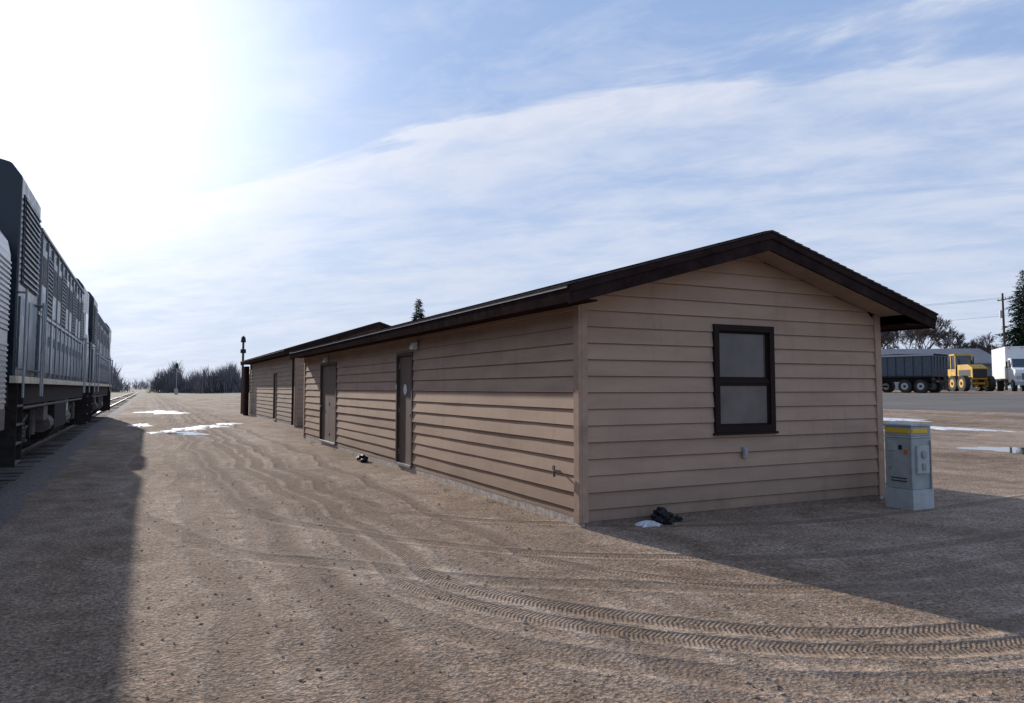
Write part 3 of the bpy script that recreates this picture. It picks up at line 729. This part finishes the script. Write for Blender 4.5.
# ------------------------------------------------------------ vehicles
def rwheel(mb,x,y,r,w,hub='metal'):
    mb.cyl((x-w/2,y,r),(x+w/2,y,r),r,'tire',24); 
    for s in (-1,1): mb.cyl((x+s*w/2,y,r),(x+s*(w/2+0.012),y,r),r*0.55,hub,16); mb.cyl((x+s*w/2,y,r),(x+s*(w/2+0.05),y,r),r*0.2,'black',8)
def dumptrailer(x,y,rz):
    e=empty('dump_trailer',(x,y,Hh(x,y)),rz); mb=MB(); L_=5.6
    mb.prism([(-L_/2,1.25),(L_/2-0.3,1.25),(L_/2,1.45),(L_/2+0.12,2.85),(-L_/2-0.05,2.85)],-1.22,1.22,'navy','x')
    for s in (-1,1):
        for i in range(9):
            yy_=-L_/2+0.1+i*0.66; mb.box((s*1.22,yy_,1.31),(s*1.30,yy_+0.10,2.79),'navy')
        mb.box((s*1.2,-L_/2-0.08,2.80),(s*1.33,L_/2+0.15,2.93),'metal'); mb.box((s*1.22,-L_/2,1.18),(s*1.32,L_/2-0.3,1.30),'black')
        mb.box((s*0.35,-L_/2-0.1,0.85),(s*0.5,L_/2+0.6,1.18),'black')
    for i in range(5): mb.box((-1.0+i*0.48,-L_/2-0.11,1.28),(-0.92+i*0.48,-L_/2-0.052,2.78),'navy')
    mb.prism([(-L_/2-0.2,2.94),(0,3.03),(L_/2+0.1,2.94),(L_/2+0.1,2.90),(-L_/2-0.2,2.90)],-1.15,1.15,'black','x')
    mb.obj('dump_body',e,bevel=0.015)
    mb=MB()
    for yy_ in (-1.9,-0.7,1.75):
        for s in (-1,1): rwheel(mb,s*1.0,yy_,0.50,0.50)
        mb.cyl((-1,yy_,0.5),(1,yy_,0.5),0.08,'black')
    mb.cyl((0,L_/2+0.5,0.95),(0,L_/2+2.4,0.75),0.09,'black',8); mb.box((-1.1,-L_/2-0.15,0.8),(1.1,-L_/2-0.05,0.95),'black')
    for s in (-0.9,0.9): mb.box((s-0.1,-L_/2-0.18,0.82),(s+0.1,-L_/2-0.152,0.93),'red')
    for s in (-1,1): mb.box((s*0.75,-2.75,0.3),(s*1.25,-2.72,1.15),'black')
    mb.obj('chassis_and_wheels',e,bevel=0.01)
dumptrailer(53.6,38.9,math.radians(10))
def grader(x,y,rz):
    e=empty('motor_grader',(x,y,Hh(x,y)),rz); mb=MB()
    mb.prism([(-3.6,1.0),(-3.6,1.95),(-2.9,2.25),(-1.2,2.25),(-1.2,1.0)],-0.6,0.6,'cat','x')
    mb.prism([(-1.2,1.25),(0.3,1.25),(1.8,2.0),(3.9,1.75),(3.9,1.4),(2.0,1.6),(0.5,0.9),(-1.2,0.9)],-0.18,0.18,'cat','x')
    mb.prism([(-1.15,1.3),(0.35,1.3),(0.5,2.0),(0.3,3.05),(-1.05,3.05)],-0.65,0.65,'glassdark','x')
    mb.box((-0.75,-1.15,3.053),(0.75,0.4,3.2),'cat')
    for s in (-1,1):
        for yy_ in (-1.12,-0.4,0.33): mb.box((s*0.655,yy_-0.05,1.3),(s*0.70,yy_+0.05,3.05),'cat')
        mb.box((s*0.652,-1.06,1.3),(s*0.69,0.27,1.9),'cat')
    mb.prism([(3.9,0.5),(4.2,0.35),(4.35,0.9),(4.2,1.7),(3.9,1.9)],-1.2,1.2,'cat','x')
    mb.box((-0.55,-3.66,1.1),(0.55,-3.602,1.85),'grille'); mb.cyl((0.25,-2.2,2.2),(0.25,-2.2,2.95),0.06,'black'); mb.cyl((-0.2,-2.7,2.2),(-0.2,-2.7,2.6),0.12,'black')
    for s in (-1,1):
        mb.box((s*0.602,-3.3,1.25),(s*0.615,-1.5,1.8),'grille')
    mb.obj('body',e,bevel=0.02)
    mb=MB()
    for yy_ in (-3.0,-1.55,3.1):
        for s in (-1,1): rwheel(mb,s*1.0,yy_,0.66,0.42,'cat')
        mb.cyl((-1,yy_,.66),(1,yy_,.66),0.1,'cat')
    a=Vector((-1.85,0.7,0)); b2=Vector((1.85,1.6,0))
    mb.face([a+Vector((0,0,0.12)),b2+Vector((0,0,0.12)),b2+Vector((0,0.12,0.45)),a+Vector((0,0.12,0.45))],'steel'); mb.face([a+Vector((0,0.12,0.45)),b2+Vector((0,0.12,0.45)),b2+Vector((0,0,0.8)),a+Vector((0,0,0.8))],'steel')
    mb.cyl((0,1.1,0.85),(0,1.1,0.95),0.75,'cat',24)
    for s in (-0.5,0.5): mb.cyl((s,1.5,0.9),(s,1.3,2.3),0.06,'metal')
    mb.obj('wheels_and_blade',e)
grader(63.6,41.0,math.radians(-30))
def boxtruck(x,y,rz):
    e=empty('box_truck',(x,y,Hh(x,y)),rz); mb=MB()
    mb.box((-1.2,0.2,1.05),(1.2,6.2,3.75),'white'); 
    mb.prism([(0.1,0.75),(0.1,2.75),(-0.9,2.75),(-1.35,1.95),(-2.5,1.75),(-2.65,1.5),(-2.65,0.75)],-1.05,1.05,'white','x')
    mb.obj('cab_and_box',e,bevel=0.05)
    mb=MB()
    mb.face([(-0.93,-0.965,2.68),(0.93,-0.965,2.68),(0.97,-1.365,1.99),(-0.97,-1.365,1.99)],'glassdark')
    for s in (-1,1):
        mb.prism([(-0.1,2.0),(-0.1,2.6),(-0.8,2.6),(-1.15,2.0)],s*1.052,s*1.06,'glassdark','x')
        mb.box((s*1.25,-1.0,1.9),(s*1.38,-0.94,2.45),'black'); mb.cyl((s*1.05,-0.97,2.4),(s*1.3,-0.97,2.4),0.02,'black',6)
        mb.box((s*0.68,-2.70,1.0),(s*1.0,-2.652,1.25),'metal')
        rwheel(mb,s*0.98,-1.75,0.48,0.28); rwheel(mb,s*0.92,4.6,0.48,0.5)
        mb.box((s*0.3,0,0.7),(s*0.45,6.2,1.0),'black')
    mb.box((-0.6,-2.70,0.95),(0.6,-2.652,1.45),'black'); mb.box((-1.1,-2.82,0.5),(1.1,-2.66,0.8),'metal')
    for q in range(4): mb.box((-0.58,-2.715,1.0+q*0.11),(0.58,-2.702,1.04+q*0.11),'metal')
    for s in (-0.9,0,0.9): mb.box((s-0.08,0.16,3.60),(s+0.08,0.198,3.66),'orange')
    mb.obj('glass_and_wheels',e)
boxtruck(65.2,36.4,math.radians(-50))
# ------------------------------------------------------------ light
S_=Vector((-0.38,2.78,1.0)).normalized()
el=math.asin(S_.z); rot=math.atan2(S_.x,S_.y)
sl=bpy.data.lights.new('sun','SUN'); sl.energy=5.0; sl.angle=math.radians(0.55); sl.color=(1.0,0.93,0.84)
so=bpy.data.objects.new('sun',sl); scene.collection.objects.link(so); so.rotation_euler=S_.to_track_quat('Z','Y').to_euler(); so.location=(0,0,30)
w=bpy.data.worlds.new('World'); scene.world=w; w.use_nodes=True
t=w.node_tree; N=t.nodes; L=t.links; bg=N['Background']; bg.inputs['Strength'].default_value=0.1
sky=N.new('ShaderNodeTexSky'); sky.sky_type='NISHITA'; sky.sun_disc=False; sky.sun_elevation=el; sky.sun_rotation=rot
sky.altitude=500; sky.air_density=1.0; sky.dust_density=0.25; sky.ozone_density=1.5
tc=N.new('ShaderNodeTexCoord'); nv=N.new('ShaderNodeVectorMath'); nv.operation='NORMALIZE'; L.new(tc.outputs['Generated'],nv.inputs[0]); D=nv.outputs[0]
dt=N.new('ShaderNodeVectorMath'); dt.operation='DOT_PRODUCT'; L.new(D,dt.inputs[0]); dt.inputs[1].default_value=S_
dot=math_(N,L,'MAXIMUM',dt.outputs['Value'],0.0)
glow=math_(N,L,'ADD',math_(N,L,'MULTIPLY',math_(N,L,'POWER',dot,30.0),13.0),math_(N,L,'MULTIPLY',math_(N,L,'POWER',dot,7.0),1.8))
sp=N.new('ShaderNodeSeparateXYZ'); L.new(D,sp.inputs[0])
zpos=math_(N,L,'MAXIMUM',sp.outputs[2],0.0)
zc=math_(N,L,'ADD',zpos,0.12)
px_=math_(N,L,'DIVIDE',sp.outputs[0],zc); py_=math_(N,L,'DIVIDE',sp.outputs[1],zc)
s_=math_(N,L,'SUBTRACT',math_(N,L,'ADD',math_(N,L,'MULTIPLY',px_,0.784),math_(N,L,'MULTIPLY',py_,0.621)),1.79)
a_=math_(N,L,'SUBTRACT',math_(N,L,'MULTIPLY',px_,0.621),math_(N,L,'MULTIPLY',py_,0.784))
cb=N.new('ShaderNodeCombineXYZ'); L.new(math_(N,L,'MULTIPLY',a_,0.6),cb.inputs[0]); L.new(math_(N,L,'MULTIPLY',s_,1.5),cb.inputs[1])
nA=noise(N,L,cb.outputs[0],1.6,7,0.60,0.5)
cb2=N.new('ShaderNodeCombineXYZ'); L.new(a_,cb2.inputs[0]); L.new(math_(N,L,'MULTIPLY',s_,1.5),cb2.inputs[1]); cb2.inputs[2].default_value=4.0
nB=noise(N,L,cb2.outputs[0],3.0,7,0.62,0.3)
edge=math_(N,L,'ADD',s_,math_(N,L,'MULTIPLY_ADD',nA,1.3,-0.65))
dens=ramp(N,L,math_(N,L,'ADD',edge,0.5),[(0.36,0.0),(0.58,1.0)])
rim=ramp(N,L,math_(N,L,'ADD',math_(N,L,'MULTIPLY',edge,0.6),0.5),[(0.45,0.0),(0.55,1.0),(0.80,0.0)])
comb=math_(N,L,'ADD',math_(N,L,'MULTIPLY',nA,0.55),math_(N,L,'MULTIPLY',nB,0.45))
tex=ramp(N,L,comb,[(0.41,0.0),(0.59,1.0)])
den=math_(N,L,'MULTIPLY',dens,math_(N,L,'ADD',math_(N,L,'MULTIPLY',tex,0.66),math_(N,L,'MULTIPLY_ADD',rim,0.40,0.08)),None,True)
thin=math_(N,L,'MULTIPLY',ramp(N,L,nB,[(0.45,0.0),(0.75,1.0)]),0.5)
den=math_(N,L,'MAXIMUM',den,thin)
def comb3(cs,k,add=(0,0,0)):
    n=N.new('ShaderNodeCombineXYZ')
    for i,c0 in enumerate(cs): L.new(math_(N,L,'ADD',math_(N,L,'MULTIPLY',glow,c0*k),add[i]),n.inputs[i])
    return n.outputs[0]
cloudc=comb3((1.0,0.98,0.95),0.45,(7.0,7.5,8.8))
veil=comb3((1.0,0.98,0.95),0.85,(3.5,5.0,8.2))
base=mixc(N,L,0.80,sky.outputs[0],veil)
hz=ramp(N,L,zpos,[(0.0,0.9),(0.14,0.65),(0.26,0.2),(0.4,0.0)])
hcol=comb3((1.0,0.97,0.93),0.16,(5.9,6.8,8.4))
base=mixc(N,L,hz,base,hcol)
mx=mixc(N,L,den,base,cloudc)
L.new(mx,bg.inputs['Color'])
scene.view_settings.view_transform='Standard'; scene.view_settings.look='None'; scene.view_settings.exposure=0
cd=bpy.data.cameras.new('camera'); cd.sensor_width=36; cd.lens=740/1024*36; cd.shift_y=-10/1024; cd.clip_start=0.05; cd.clip_end=9000
co=bpy.data.objects.new('camera',cd); scene.collection.objects.link(co); co.location=(0,0,1.65)
co.rotation_euler=(math.radians(93.6),0,math.radians(-26.2)); scene.camera=co
